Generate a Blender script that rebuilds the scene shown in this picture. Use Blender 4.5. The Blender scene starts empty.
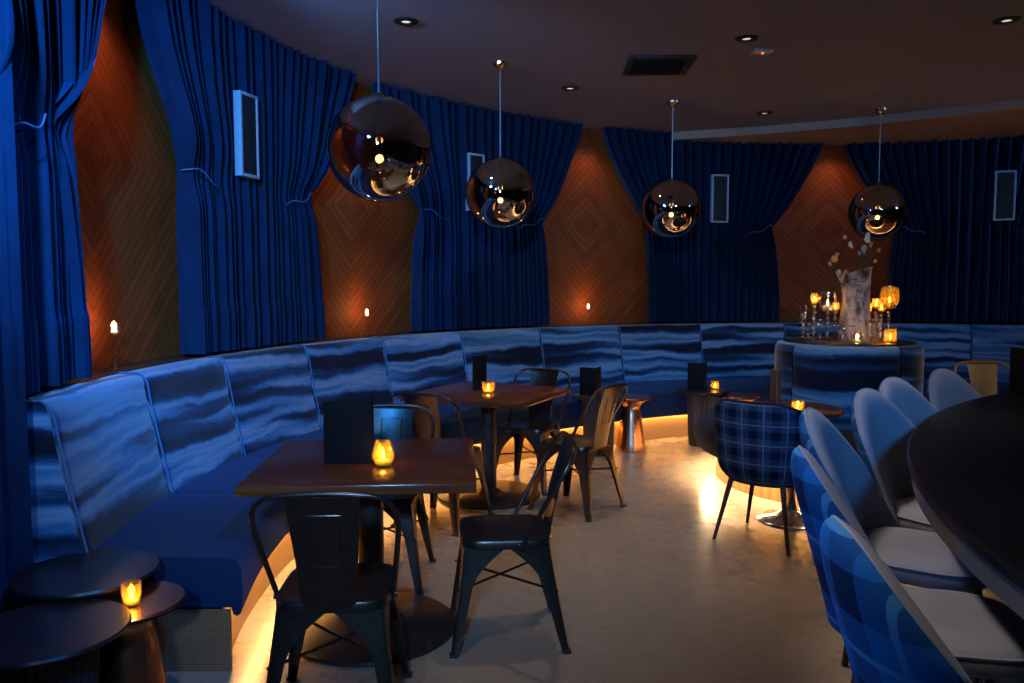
import bpy, bmesh, math, random
from mathutils import Vector, Matrix
random.seed(7)
PI = math.pi
scene = bpy.context.scene
COL = scene.collection
CX, CY = 3.34, 3.92          # centre of the round room
RAD = math.radians

def pol(phi, R, z=None):
    a = RAD(phi)
    p = (CX + R * math.cos(a), CY + R * math.sin(a))
    return p if z is None else (p[0], p[1], z)

# ------------------------------------------------------------------ mesh builder
class MB:
    def __init__(self):
        self.bm = bmesh.new()
        self.uv = self.bm.loops.layers.uv.new('UVMap')
    def grid(self, pts, uvs=None, closed_u=False, closed_v=False, flip=False, mi=0):
        """pts[i][j]"""
        n, m = len(pts), len(pts[0])
        V = [[self.bm.verts.new(p) for p in row] for row in pts]
        for i in range(n if closed_u else n - 1):
            for j in range(m if closed_v else m - 1):
                i2, j2 = (i + 1) % n, (j + 1) % m
                q = [(i, j), (i2, j), (i2, j2), (i, j2)]
                if flip: q.reverse()
                vs = [V[a][b] for a, b in q]
                if len(set(vs)) < 3: continue
                try: f = self.bm.faces.new(vs)
                except ValueError: continue
                f.material_index = mi
                if uvs:
                    for lp, (a, b) in zip(f.loops, q):
                        lp[self.uv].uv = uvs[a][b]
        return V
    def poly(self, pts, uvs=None, mi=0):
        f = self.bm.faces.new([self.bm.verts.new(p) for p in pts])
        f.material_index = mi
        if uvs:
            for lp, u in zip(f.loops, uvs): lp[self.uv].uv = u
        return f
    def prism(self, outline, z0, z1, mi=0):
        """outline list of (x,y) counter-clockwise -> closed prism"""
        lo = [self.bm.verts.new((x, y, z0)) for x, y in outline]
        hi = [self.bm.verts.new((x, y, z1)) for x, y in outline]
        n = len(lo)
        fs = [self.bm.faces.new(list(reversed(lo))), self.bm.faces.new(hi)]
        for i in range(n):
            fs.append(self.bm.faces.new((lo[i], lo[(i + 1) % n], hi[(i + 1) % n], hi[i])))
        for f in fs:
            f.material_index = mi
            for lp in f.loops: lp[self.uv].uv = (lp.vert.co.x, lp.vert.co.y)
    def box(self, c, s, bevel=0.0, rot=None, mi=0):
        b = bmesh.new()
        bmesh.ops.create_cube(b, size=1)
        for v in b.verts: v.co = Vector((v.co.x * s[0], v.co.y * s[1], v.co.z * s[2]))
        if bevel > 0:
            bmesh.ops.bevel(b, geom=list(b.edges), offset=bevel, segments=2, profile=.5, affect='EDGES')
        M = Matrix.Translation(c) @ (rot.to_4x4() if rot is not None else Matrix())
        vm = {v: self.bm.verts.new(M @ v.co) for v in b.verts}
        for f in b.faces:
            nf = self.bm.faces.new([vm[v] for v in f.verts]); nf.material_index = mi
            n = f.normal
            for lp, v in zip(nf.loops, f.verts):
                if abs(n.z) > .7: lp[self.uv].uv = (v.co.x, v.co.y)
                elif abs(n.y) > .7: lp[self.uv].uv = (v.co.x, v.co.z)
                else: lp[self.uv].uv = (v.co.y, v.co.z)
        b.free()
    def lathe(self, prof, c=(0, 0, 0), n=32, ribs=0, amp=0.0, mi=0):
        """prof list of (r,z) from bottom to top on the outside"""
        rows, uvs = [], []
        for k in range(n):
            a = 2 * PI * k / n
            w = 1 + (amp * math.cos(ribs * a) if ribs else 0)
            rows.append([(c[0] + max(r, 1e-5) * w * math.cos(a), c[1] + max(r, 1e-5) * w * math.sin(a), c[2] + z) for r, z in prof])
            uvs.append([(k / n, z) for r, z in prof])
        self.grid(rows, uvs, closed_u=True, mi=mi)
    def tube(self, path, r, n=8, closed=False, cap=True, mi=0):
        P = [Vector(p) for p in path]
        N = len(P)
        rad = r if isinstance(r, (list, tuple)) else [r] * N
        up = None
        rings = []
        for i in range(N):
            if closed: t = P[(i + 1) % N] - P[i - 1]
            else: t = P[min(i + 1, N - 1)] - P[max(i - 1, 0)]
            t.normalize()
            if up is None:
                up = Vector((0, 0, 1)) if abs(t.z) < .9 else Vector((1, 0, 0))
            u = (up - t * up.dot(t)); u.normalize()
            up = u
            w = t.cross(u)
            rings.append([tuple(P[i] + (u * math.cos(2 * PI * k / n) + w * math.sin(2 * PI * k / n)) * rad[i]) for k in range(n)])
        V = self.grid(rings, None, closed_u=closed, closed_v=True, flip=True, mi=mi)
        if cap and not closed:
            for ring, rev in ((V[0], False), (V[-1], True)):
                try: self.bm.faces.new(ring if rev else list(reversed(ring)))
                except ValueError: pass
    def sphere(self, c, r, n=16, sz=1.0, mi=0):
        prof = [(r * math.cos(a), r * sz * math.sin(a)) for a in [(-.5 + k / (n // 2)) * PI for k in range(n // 2 + 1)]]
        self.lathe(prof, c, n, mi=mi)
    def super(self, w, d, layers, e=4.0, n=48, c=(0, 0)):
        """stacked superellipse rings; layers (inset, z)"""
        rows, uvs = [], []
        for k in range(n):
            a = 2 * PI * k / n
            ca, sa = math.cos(a), math.sin(a)
            rr = (abs(ca) ** e + abs(sa) ** e) ** (-1 / e)
            row, uv = [], []
            for ins, z in layers:
                x = c[0] + max(w / 2 - ins, .0005) * ca * rr
                y = c[1] + max(d / 2 - ins, .0005) * sa * rr
                row.append((x, y, z)); uv.append((x, y))
            rows.append(row); uvs.append(uv)
        self.grid(rows, uvs, closed_u=True)
    def build(self, name, mats, parent=None, world=False, angle=38, smooth=True):
        bmesh.ops.remove_doubles(self.bm, verts=list(self.bm.verts), dist=2e-5)
        bmesh.ops.recalc_face_normals(self.bm, faces=list(self.bm.faces)) if getattr(self, 'recalc', True) else None
        me = bpy.data.meshes.new(name)
        self.bm.to_mesh(me); self.bm.free()
        for m in (mats if isinstance(mats, (list, tuple)) else [mats]): me.materials.append(m)
        if smooth:
            for p in me.polygons: p.use_smooth = True
            me.set_sharp_from_angle(angle=RAD(angle))
        o = bpy.data.objects.new(name, me); COL.objects.link(o)
        if parent is not None:
            o.parent = parent
            if world: o.matrix_parent_inverse = Matrix.Translation(-Vector(parent.location))
        return o

def thing(name, label, cat, loc=(0, 0, 0), rotz=0, group=None):
    o = bpy.data.objects.new(name, None); COL.objects.link(o)
    o.empty_display_size = .1
    o.location = loc; o.rotation_euler = (0, 0, rotz)
    o['label'] = label; o['category'] = cat
    if group: o['group'] = group
    return o
def tag(o, label, cat, group=None):
    o['label'] = label; o['category'] = cat
    if group: o['group'] = group
    return o
def struct(o):
    o['kind'] = 'structure'; return o
def kids(o): return [c for c in COL.objects if c.parent == o]
def dup(root, loc, rotz, label, group=None):
    r = root.copy(); COL.objects.link(r); r.location = loc; r.rotation_euler = (0, 0, rotz)
    r['label'] = label
    if group: r['group'] = group
    for ch in kids(root):
        c = ch.copy(); COL.objects.link(c); c.parent = r
        for g in kids(ch):
            d = g.copy(); COL.objects.link(d); d.parent = c
            for q in kids(g): pass
    return r

# ------------------------------------------------------------------ materials
class NT:
    def __init__(self, name):
        self.m = bpy.data.materials.new(name); self.m.use_nodes = True
        self.t = self.m.node_tree; self.t.nodes.clear()
        self.out = self.t.nodes.new('ShaderNodeOutputMaterial')
    def n(self, typ, **kw):
        nd = self.t.nodes.new('ShaderNode' + typ)
        for k, v in kw.items():
            if k.startswith('i_'):
                key = k[2:]
                key = int(key) if key.isdigit() else key.replace('_', ' ')
                nd.inputs[key].default_value = v
            else: setattr(nd, k, v)
        return nd
    def l(self, a, b): self.t.links.new(a, b)
    def math(self, op, a, b=None, clamp=False):
        nd = self.n('Math', operation=op, use_clamp=clamp)
        for i, v in enumerate((a, b)):
            if v is None: continue
            if isinstance(v, (int, float)): nd.inputs[i].default_value = v
            else: self.l(v, nd.inputs[i])
        return nd.outputs[0]
    def ramp(self, fac, stops, interp='LINEAR'):
        nd = self.n('ValToRGB'); nd.color_ramp.interpolation = interp
        e = nd.color_ramp.elements
        while len(e) < len(stops): e.new(.5)
        for el, (p, c) in zip(e, stops):
            el.position = p; el.color = (*c, 1) if len(c) == 3 else c
        self.l(fac, nd.inputs[0]); return nd.outputs[0]
    def mix(self, fac, a, b, blend='MIX'):
        nd = self.n('Mix', data_type='RGBA', blend_type=blend)
        for s, v in ((nd.inputs[0], fac), (nd.inputs[6], a), (nd.inputs[7], b)):
            if isinstance(v, (int, float)): s.default_value = v
            elif isinstance(v, tuple): s.default_value = (*v, 1) if len(v) == 3 else v
            else: self.l(v, s)
        return nd.outputs[2]
    def noise(self, vec, scale, detail=4, rough=.5, dist=0):
        nd = self.n('TexNoise', i_Scale=scale, i_Detail=detail, i_Roughness=rough, i_Distortion=dist)
        if vec is not None: self.l(vec, nd.inputs['Vector'])
        return nd.outputs['Fac']
    def coord(self, kind='Object', scale=(1, 1, 1), loc=(0, 0, 0)):
        tc = self.n('TexCoord'); mp = self.n('Mapping')
        mp.inputs['Scale'].default_value = scale; mp.inputs['Location'].default_value = loc
        self.l(tc.outputs[kind], mp.inputs['Vector']); return mp.outputs[0]
    def principled(self, color, rough=.5, metal=0, **kw):
        p = self.n('BsdfPrincipled')
        for key, v in (('Base Color', color), ('Roughness', rough), ('Metallic', metal)):
            if isinstance(v, (int, float)): p.inputs[key].default_value = v
            elif isinstance(v, tuple): p.inputs[key].default_value = (*v, 1)
            else: self.l(v, p.inputs[key])
        for k, v in kw.items(): 
            key = k.replace('_', ' ')
            p.inputs[key].default_value = (*v, 1) if isinstance(v, tuple) else v
        self.l(p.outputs[0], self.out.inputs[0]); self.p = p
        return self
    def bump(self, h, strength=.3, dist=.01):
        b = self.n('Bump', i_Strength=strength, i_Distance=dist)
        self.l(h, b.inputs['Height']); self.l(b.outputs[0], self.p.inputs['Normal']); return self

def simple(name, color, rough=.5, metal=0, nscale=30, nvar=.15, bump=0, coord='Object', **kw):
    t = NT(name)
    f = t.noise(t.coord(coord), nscale, 4)
    c = t.mix(f, tuple(x * (1 - nvar) for x in color), tuple(min(1, x * (1 + nvar)) for x in color))
    t.principled(c, rough, metal, **kw)
    if bump: t.bump(f, bump)
    return t.m

def mat_floor():
    t = NT('polished_concrete')
    v = t.coord('Object')
    a = t.noise(v, .9, 6, .6, .4); b = t.noise(v, 7, 6, .65)
    f = t.math('ADD', t.math('MULTIPLY', a, .7), t.math('MULTIPLY', b, .3))
    c = t.ramp(f, [(.25, (.285, .23, .188)), (.5, (.31, .253, .208)), (.75, (.335, .277, .23))])
    sp = t.noise(v, 45, 3); c = t.mix(t.math('MULTIPLY', sp, .25), c, (.2, .17, .14))
    r = t.ramp(b, [(.2, (.24,) * 3), (.8, (.32,) * 3)])
    t.principled(c, r); t.bump(b, .05, .004)
    return t.m
def mat_velvet_curtain():
    t = NT('blue_velvet_curtain')
    v = t.coord('UV', (1, .25, 1)); f = t.noise(v, 14, 5, .6)
    c = t.ramp(f, [(.3, (.0015, .011, .034)), (.7, (.003, .021, .064))])
    lw = t.n('LayerWeight', i_Blend=.5)        # velvet sheen put into the colour: brighter where the cloth turns away
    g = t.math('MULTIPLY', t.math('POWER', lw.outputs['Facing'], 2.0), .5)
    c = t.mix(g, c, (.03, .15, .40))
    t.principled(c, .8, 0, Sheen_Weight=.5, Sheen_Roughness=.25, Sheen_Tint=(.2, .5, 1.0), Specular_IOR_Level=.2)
    return t.m
def mat_tiedye():
    t = NT('tie_dye_upholstery')
    v = t.coord('UV', (.26, 5.6, 1))
    w = t.noise(t.coord('UV', (1.3, 1.3, 1)), 1.6, 3)
    nd = t.n('VectorMath', operation='ADD'); t.l(v, nd.inputs[0])
    cb = t.n('CombineXYZ'); t.l(t.math('MULTIPLY', w, .8), cb.inputs[1]); t.l(cb.outputs[0], nd.inputs[1])
    a = t.noise(nd.outputs[0], 1.6, 1.5, .4, .05)
    fine = t.noise(t.coord('UV', (6, 40, 1)), 2.0, 4)
    f = t.math('ADD', t.math('MULTIPLY', a, .92), t.math('MULTIPLY', fine, .08))
    c = t.ramp(f, [(.38, (.005, .009, .024)), (.455, (.014, .045, .11)), (.5, (.05, .17, .34)), (.57, (.20, .31, .44)), (.66, (.045, .16, .33))])
    t.principled(c, .75, 0, Sheen_Weight=.4, Sheen_Roughness=.35, Specular_IOR_Level=.2)
    t.bump(t.noise(t.coord('UV'), 400, 2), .15, .002)
    return t.m
def mat_chevron():
    t = NT('chevron_wood_veneer')
    tc = t.n('TexCoord'); s = t.n('SeparateXYZ'); t.l(tc.outputs['UV'], s.inputs[0])
    d = t.math('ADD', s.outputs[0], s.outputs[1]); e = t.math('SUBTRACT', s.outputs[0], s.outputs[1])
    k = t.math('DIVIDE', d, .078)
    idx = t.math('FLOOR', k)
    wn = t.n('TexWhiteNoise', noise_dimensions='1D'); t.l(idx, wn.inputs['W'])
    cb = t.n('CombineXYZ'); t.l(t.math('MULTIPLY', d, 90), cb.inputs[0]); t.l(t.math('MULTIPLY', e, 4), cb.inputs[1]); t.l(idx, cb.inputs[2])
    g = t.noise(cb.outputs[0], 1, 4)
    f = t.math('ADD', t.math('MULTIPLY', wn.outputs[0], .20), t.math('MULTIPLY', g, .70))
    c = t.ramp(f, [(.2, (.18, .040, .008)), (.45, (.265, .060, .011)), (.75, (.35, .088, .017))])
    fr = t.math('FRACT', k)
    line = t.math('LESS_THAN', fr, .10)
    c = t.mix(line, c, (.10, .024, .006))
    t.principled(c, .6, 0, Specular_IOR_Level=.15)
    return t.m
def mat_wood(name, a, b, rough=.3, sx=3, sy=40):
    t = NT(name)
    f = t.noise(t.coord('UV', (sx, sy, 1)), 1.2, 6, .6, .6)
    f2 = t.noise(t.coord('UV', (1.5, 9, 1)), 1, 2)
    c = t.ramp(t.math('ADD', t.math('MULTIPLY', f, .6), t.math('MULTIPLY', f2, .4)), [(.3, a), (.7, b)])
    t.principled(c, rough); t.bump(f, .08, .003)
    return t.m
def mat_plaid(name, base, dark, mid, light, pu, pv):
    t = NT(name)
    tc = t.n('TexCoord'); s = t.n('SeparateXYZ'); t.l(tc.outputs['UV'], s.inputs[0])
    def band(x, period, lo, hi):
        fr = t.math('FRACT', t.math('DIVIDE', x, period))
        return t.math('MULTIPLY', t.math('GREATER_THAN', fr, lo), t.math('LESS_THAN', fr, hi))
    u, v = t.math('ADD', s.outputs[0], 10.0), t.math('ADD', s.outputs[1], 10.0)
    bu, bv = band(u, pu, .05, .45), band(v, pv, .05, .45)
    f = t.math('MULTIPLY', t.math('ADD', bu, bv), .5)
    c = t.ramp(f, [(.0, base), (.5, mid), (1.0, dark)])
    lu, lv = band(u, pu, .70, .76), band(v, pv, .70, .76)
    c = t.mix(t.math('MULTIPLY', t.math('MAXIMUM', lu, lv), .75), c, light)
    w = t.noise(t.coord('UV'), 350, 2)
    c = t.mix(t.math('MULTIPLY', w, .5), c, (0, 0, 0))
    t.principled(c, .85, 0, Specular_IOR_Level=.1); t.bump(w, .2, .002)
    return t.m
def mat_emit(name, color, s):
    t = NT(name); e = t.n('Emission', i_Strength=s); e.inputs[0].default_value = (*color, 1)
    f = t.noise(t.coord('Object'), 20, 2)
    t.l(t.mix(f, color, tuple(x * .95 for x in color)), e.inputs[0])
    t.l(e.outputs[0], t.out.inputs[0]); return t.m
def mat_glass(name, tint, gloss=.12, rough=.03, transl=0.0, tcol=None):
    t = NT(name)
    tr = t.n('BsdfTransparent'); tr.inputs[0].default_value = (*tint, 1)
    gl = t.n('BsdfGlossy', i_Roughness=rough); gl.inputs[0].default_value = (1, 1, 1, 1)
    lw = t.n('LayerWeight', i_Blend=.35)
    m1 = t.n('MixShader'); t.l(t.math('ADD', t.math('MULTIPLY', lw.outputs['Facing'], .45), gloss, True), m1.inputs[0])
    if transl:
        tl = t.n('BsdfTranslucent'); tl.inputs[0].default_value = (*(tcol or tint), 1)
        m0 = t.n('MixShader', i_0=transl); t.l(tr.outputs[0], m0.inputs[1]); t.l(tl.outputs[0], m0.inputs[2])
        t.l(m0.outputs[0], m1.inputs[1])
    else: t.l(tr.outputs[0], m1.inputs[1])
    t.l(gl.outputs[0], m1.inputs[2]); t.l(m1.outputs[0], t.out.inputs[0])
    return t.m
def mat_globe():
    t = NT('smoked_mirror_glass')
    tr = t.n('BsdfTransparent'); tr.inputs[0].default_value = (.8, .66, .5, 1)
    gl = t.n('BsdfGlossy', i_Roughness=.025)
    f = t.noise(t.coord('Object'), 6, 2)
    t.l(t.mix(f, (.66, .61, .52), (.72, .67, .58)), gl.inputs[0])
    m = t.n('MixShader', i_0=.74); t.l(tr.outputs[0], m.inputs[1]); t.l(gl.outputs[0], m.inputs[2])
    t.l(m.outputs[0], t.out.inputs[0]); return t.m
def mat_mesh(name, a, b, scale):
    t = NT(name)
    tc = t.n('TexCoord'); s = t.n('SeparateXYZ'); t.l(tc.outputs['UV'], s.inputs[0])
    x = t.math('SINE', t.math('MULTIPLY', t.math('ADD', s.outputs[0], s.outputs[1]), scale))
    y = t.math('SINE', t.math('MULTIPLY', t.math('SUBTRACT', s.outputs[0], s.outputs[1]), scale))
    f = t.math('MULTIPLY', x, y)
    c = t.ramp(t.math('ADD', t.math('MULTIPLY', f, .5), .5), [(.35, a), (.6, b)])
    t.principled(c, .45, .25); return t.m
def mat_birch():
    t = NT('birch_bark')
    v = t.coord('Object', (1, 1, .45)); a = t.noise(v, 22, 5, .6)
    f2 = t.noise(t.coord('Object', (1, 1, 6)), 14, 3)
    c = t.ramp(a, [(.36, (.07, .045, .04)), (.46, (.38, .30, .28)), (.6, (.62, .53, .50))])
    c = t.mix(t.math('GREATER_THAN', f2, .64), c, (.16, .11, .10))
    t.principled(c, .8); t.bump(a, .5, .01); return t.m

M = {}
M['floor'] = mat_floor()
M['ceil'] = simple('dark_painted_ceiling', (.25, .25, .30), .85, nscale=160, nvar=.35, bump=.2)
M['soffit'] = simple('soffit_paint', (.42, .31, .23), .8)
M['wall'] = simple('dark_wall_paint', (.02, .022, .035), .85)
M['ledge'] = simple('dark_walnut_ledge', (.05, .025, .015), .5)
M['curtain'] = mat_velvet_curtain()
M['rope'] = simple('tieback_cord', (.06, .12, .25), .6)
M['tiedye'] = mat_tiedye()
M['piping'] = simple('blue_piping', (.05, .14, .27), .6)
M['navy'] = simple('navy_seat_velvet', (.004, .018, .058), .8, nscale=60, nvar=.25, Sheen_Weight=.15, Sheen_Tint=(.3, .5, 1.0), Specular_IOR_Level=.15)
M['islandseat'] = simple('slate_seat_velvet', (.012, .011, .018), .8, nscale=60, nvar=.25, Sheen_Weight=.06, Specular_IOR_Level=.15)
M['chevron'] = mat_chevron()
M['plinth'] = mat_mesh('gold_woven_metal_plinth', (.30, .17, .055), (.50, .30, .11), 260)
M['perf'] = mat_mesh('perforated_bronze_panel', (.014, .012, .010), (.5, .27, .14), 480)
M['tabletop'] = mat_wood('dark_stained_tabletop', (.06, .017, .007), (.15, .048, .018), .24)
M['chairmetal'] = simple('gunmetal_chair', (.075, .068, .065), .30, .9, nscale=45, nvar=.35)
M['goldmetal'] = simple('brushed_brass_chair', (.62, .28, .06), .5, .5, nscale=45)
M['blackmetal'] = simple('black_powder_coat', (.028, .027, .028), .38, .4)
M['rubber'] = simple('black_rubber', (.015, .015, .015), .8)
M['copper'] = simple('brushed_copper', (.55, .30, .19), .27, 1.0, nscale=90, nvar=.12)
M['blacktop'] = simple('black_stone_top', (.012, .012, .014), .3, 0, nscale=200, nvar=.5)
M['bartop'] = simple('black_granite_bar_top', (.007, .007, .008), .3, 0, nscale=260, nvar=.9, Specular_IOR_Level=.14)
M['barband'] = simple('bar_edge_metal', (.16, .15, .15), .4, .6)
M['barfront'] = mat_wood('bar_front_wood', (.13, .07, .04), (.24, .14, .08), .5)
M['fluted'] = simple('black_fluted_wood', (.022, .02, .02), .5)
M['chrome'] = simple('polished_steel', (.72, .70, .68), .2, 1.0)
M['brass'] = simple('polished_brass', (.8, .52, .2), .18, 1.0)
M['menu'] = simple('black_leatherette', (.006, .006, .008), .75, Specular_IOR_Level=.12, bump=.1, nscale=300)
M['menulit'] = simple('leatherette_lit_brown', (.11, .055, .03), .55, bump=.1, nscale=300)  # black menu cover with warm light put into its colour
M['velvet'] = simple('silver_blue_velvet', (.24, .25, .31), .8, nscale=9, nvar=.16, Sheen_Weight=.35, Sheen_Tint=(.3, .5, 1.0), Sheen_Roughness=.3, Specular_IOR_Level=.2)
M['plaidblue'] = mat_plaid('bright_blue_plaid', (.012, .15, .46), (.004, .025, .09), (.010, .085, .28), (.07, .30, .60), .25, .27)
M['plaidnavy'] = mat_plaid('navy_plaid', (.045, .065, .12), (.006, .009, .03), (.018, .035, .085), (.17, .20, .28), .115, .112)
M['darkwood'] = mat_wood('dark_wood_leg', (.03, .014, .01), (.07, .032, .02), .4)
M['amber'] = mat_glass('amber_glass', (1.0, .82, .40), .06, .06, .20, (1.0, .72, .22))
M['crystal'] = mat_glass('crystal_beads', (.9, .88, .86), .45, .12)
M['clear'] = mat_glass('clear_glass', (.97, .96, .95), .16)
M['wax'] = simple('candle_wax', (.75, .6, .4), .6)
M['flame'] = mat_emit('candle_flame', (1.0, .55, .16), 38)
M['led'] = mat_emit('led_strip', (1.0, .54, .17), 70)
M['led2'] = mat_emit('white_led_strip', (1.0, .66, .34), 150)
M['bulb'] = mat_emit('pendant_bulb', (1.0, .62, .28), 16)
M['lens'] = mat_emit('downlight_lens', (1.0, .93, .85), .8)
M['globe'] = mat_globe()
M['cord'] = simple('steel_cord', (.35, .35, .38), .4, .8)
M['trimblack'] = simple('black_trim', (.012, .012, .012), .5)
M['white'] = simple('white_plastic', (.7, .68, .66), .5)
M['spkframe'] = simple('speaker_frame_paint', (.42, .46, .55), .5)
M['grille'] = simple('speaker_grille', (.012, .013, .016), .7, nscale=600, nvar=.5)
M['birch'] = mat_birch()
M['twig'] = simple('dry_twig', (.10, .055, .035), .8)
M['leafw'] = simple('white_dried_leaf', (.55, .5, .48), .7)
M['leafo'] = simple('orange_dried_leaf', (.55, .22, .06), .7)
M['vent'] = simple('vent_metal', (.02, .018, .017), .6)

# ------------------------------------------------------------------ room
def disc_mesh(R, z, thick, name, mat):
    m = MB(); n = 96
    m.prism([(CX + R * math.cos(2 * PI * k / n), CY + R * math.sin(2 * PI * k / n)) for k in range(n)], min(z, z + thick), max(z, z + thick))
    return m.build(name, mat)
ZC = 3.2
def slab(name, mat, z0, z1):
    m = MB(); m.prism([(-4.5, -4.5), (10.5, -4.5), (10.5, 10.5), (-4.5, 10.5)], z0, z1)
    return struct(m.build(name, mat, smooth=False))
slab('floor', M['floor'], -.1, 0)
slab('ceiling', M['ceil'], ZC, ZC + .1)
# curved wall
m = MB()
ph = [-30 + 250 * k / 120 for k in range(121)]
sec = [(5.62, 0), (5.62, ZC), (5.75, ZC), (5.75, 0)]
m.grid([[pol(p, r, z) for r, z in sec + [sec[0]]] for p in ph])
struct(m.build('wall_back', M['wall']))
# straight walls closing the room behind the camera
a0, a1 = pol(220, 5.62), pol(-30, 5.62)
def wallbox(name, c, s):
    m = MB(); m.box(c, s); struct(m.build(name, M['wall']))
wallbox('wall_left', (a0[0] - .08, (a0[1] - 4) / 2, ZC / 2), (.15, a0[1] + 4, ZC))
wallbox('wall_right', (a1[0] + .08, (a1[1] - 4) / 2, ZC / 2), (.15, a1[1] + 4, ZC))
wallbox('wall_front', ((a0[0] + a1[0]) / 2, -4.08, ZC / 2), (a1[0] - a0[0] + .3, .15, ZC))
# lower ceiling step at the far right
edge = [(1.25, 9.22), (1.97, 8.95), (2.78, 8.64), (3.55, 8.24), (4.67, 7.42), (5.75, 6.5), (6.9, 5.3), (7.9, 4.1)]
out = [pol(p, 5.6) for p in (5, 20, 35, 50, 62, 74, 86, 98, 108)]
m = MB(); m.prism(edge + out, 3.115, ZC - .001)
struct(m.build('ceiling_soffit', M['soffit'], smooth=False)).name = 'trim_1'
# bench ledge under the curtains
m = MB(); ph = [36 + 152.6 * k / 100 for k in range(101)]
sec = [(5.31, 0), (5.31, 1.062), (5.615, 1.062), (5.615, 0)]
V = m.grid([[pol(p, r, z) for r, z in sec + [sec[0]]] for p in ph])
struct(m.build('trim_2', M['ledge']))
# wood chevron bays
BAYS = [178.7, 149.3, 117.8, 86.3, 54.9]
ZT = 2.155
for bi, b in enumerate(BAYS):
    m = MB()
    hw = 11.0
    bot, top, Rw, pk = 1.064, ZC - .001, 5.50, .075
    for sx in (-1, 1):
        for zz in (bot, top):
            # each quadrant is a facet sheared towards the raised centre
            n = 8; rows, uvs = [], []
            for i in range(n + 1):
                row, uv = [], []
                for j in range(n + 1):
                    s = i / n; t = j / n
                    z = ZT + (zz - ZT) * t
                    R = Rw - pk * (1 - s) * (1 - t * .8) + .0
                    row.append(pol(b - sx * s * hw, R, z))
                    uv.append((s * hw * PI / 180 * Rw, abs(z - ZT)))
                rows.append(row); uvs.append(uv)
            m.grid(rows, uvs)
    m.recalc = False
    o = m.build('trim_%d' % (bi + 3), M['chevron'], angle=3)
    struct(o)

# ------------------------------------------------------------------ curtains
RC = 5.345
def ztop(phi): return ZC - .004 if phi > 106.5 else 3.112
def curtain(label, tL, tR, mL, mR, bL, bR, nf, pw=(1.3, 1.3), zb=1.085, seed=1, R=RC, amp=.085, ties=(1, 1), ret=(0, 0), tie=True, flare=0):
    rnd = random.Random(seed)
    wob = [rnd.uniform(-.2, .2) for _ in range(nf + 2)]
    hts = [rnd.uniform(.6, 1.25) for _ in range(nf + 2)]
    NU, NV = nf * 14, 40
    rows, uvs = [], []
    phm = (tL + tR) / 2
    root = thing('curtain', label, 'curtain', pol((mL + mR) / 2, R, zb), group='velvet curtains between the wood bays')
    def edge(side, z, zt):
        T, Mi, B = ((tL, mL, bL), (tR, mR, bR))[side]
        if not tie: 
            f = (zt - z) / (zt - zb); return T + (B - T) * f
        if z >= ZT:
            f = (zt - z) / (zt - ZT)
            return T + (Mi - T) * f ** pw[side]
        f = (ZT - z) / (ZT - zb)
        return Mi + (B - Mi) * (1 - (1 - f) ** 2) - (.25 if side == 0 else -.25) * math.sin(PI * f) * 0
    for i in range(NU + 1):
        u = i / NU
        row, uv = [], []
        fpos = u * nf
        k = int(fpos); fr = fpos - k
        hh = hts[k] * (1 - fr) + hts[k + 1] * fr
        w = wob[k] * (1 - fr) + wob[k + 1] * fr
        for j in range(NV + 1):
            phi0 = tL + (tR - tL) * u
            zt = ztop(phi0)
            z = zt + (zb - zt) * j / NV
            eL, eR = edge(0, z, zt), edge(1, z, zt)
            # pull of each edge fades towards the middle of the curtain
            aL = (1 - min(1, u / .5)) ** 1.6; aR = (1 - min(1, (1 - u) / .5)) ** 1.6
            phi = phi0 + (eL - tL) * aL + (eR - tR) * aR
            c = .5 + .5 * math.cos(2 * PI * (fpos + w * min(1, j / 10)))
            fold = c
            g = 1.0
            if tie:
                dz = abs(z - ZT)
                pin = math.exp(-(dz / .12) ** 2)
                e_ = max(aL, aR)
                g = 1 - .65 * pin * e_ ** .7
                # gathered cloth bulges towards the room above the tie
                bul = .05 * e_ * math.exp(-((z - ZT - .25) / .3) ** 2)
            else: bul = 0
            if j > NV - 6: g *= 1.1
            r = R - amp * g * hh * (fold - .5) * 2 - bul + flare * (1 - u) ** .6
            # hem ends turn back to the wall
            ed = min(u, 1 - u) * nf
            if u < .5 and ret[0] and ed < 1: r = R - .02 - bul + .03 * (1 - ed)
            side = 0 if u < .5 else 1
            if ed < 1 and ret[side]: r += ret[side] * (1 - ed)
            sway = .25 * math.sin(2 * PI * fpos + 1.3) * (j / NV) * .3
            row.append(pol(phi + sway * .3, r, z)); uv.append((u * abs(tL - tR) * .0937, z))
        rows.append(row); uvs.append(uv)
    m = MB(); m.grid(rows, uvs); m.recalc = False
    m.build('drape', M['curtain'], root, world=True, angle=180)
    if tie:
        for s in (0, 1):
            if not ties[s]: continue
            e0 = (mL, mR)[s]; d = -1 if s == 0 else 1
            path = []
            for k in range(15):
                f = k / 14
                path.append(pol(e0 + d * f * 3.6 - d * .1, R - .075 - .045 * math.sin(PI * f) + (.06 if k == 0 else 0), ZT + .015 - .11 * f ** 1.4 + .02 * math.sin(f * 9)))
            m = MB(); m.tube(path, .0045, 6); m.build('tieback', M['rope'], root, world=True)
    return root
curtain('blue velvet curtain at the far left, drawn back above the end of the banquette', 191.6, 178.9, 191.6, 187.0, 191.6, 184.6, 15, (1, 1.6), seed=3, ties=(0, 1))
curtain('blue velvet curtain between the darkest wood bay and the bay behind the largest globe', 175.4, 150.4, 171.4, 156.4, 171.2, 155.1, 24, seed=4, ret=(.03, 0))
curtain('blue velvet curtain between the bay behind the largest globe and the next bay right', 147.4, 119.4, 141.4, 124.8, 142.1, 123.9, 22, seed=5)
curtain('blue velvet curtain hanging behind the third globe, between two wood bays', 116.4, 87.9, 110.2, 93.8, 109.5, 92.7, 22, seed=6)
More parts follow.
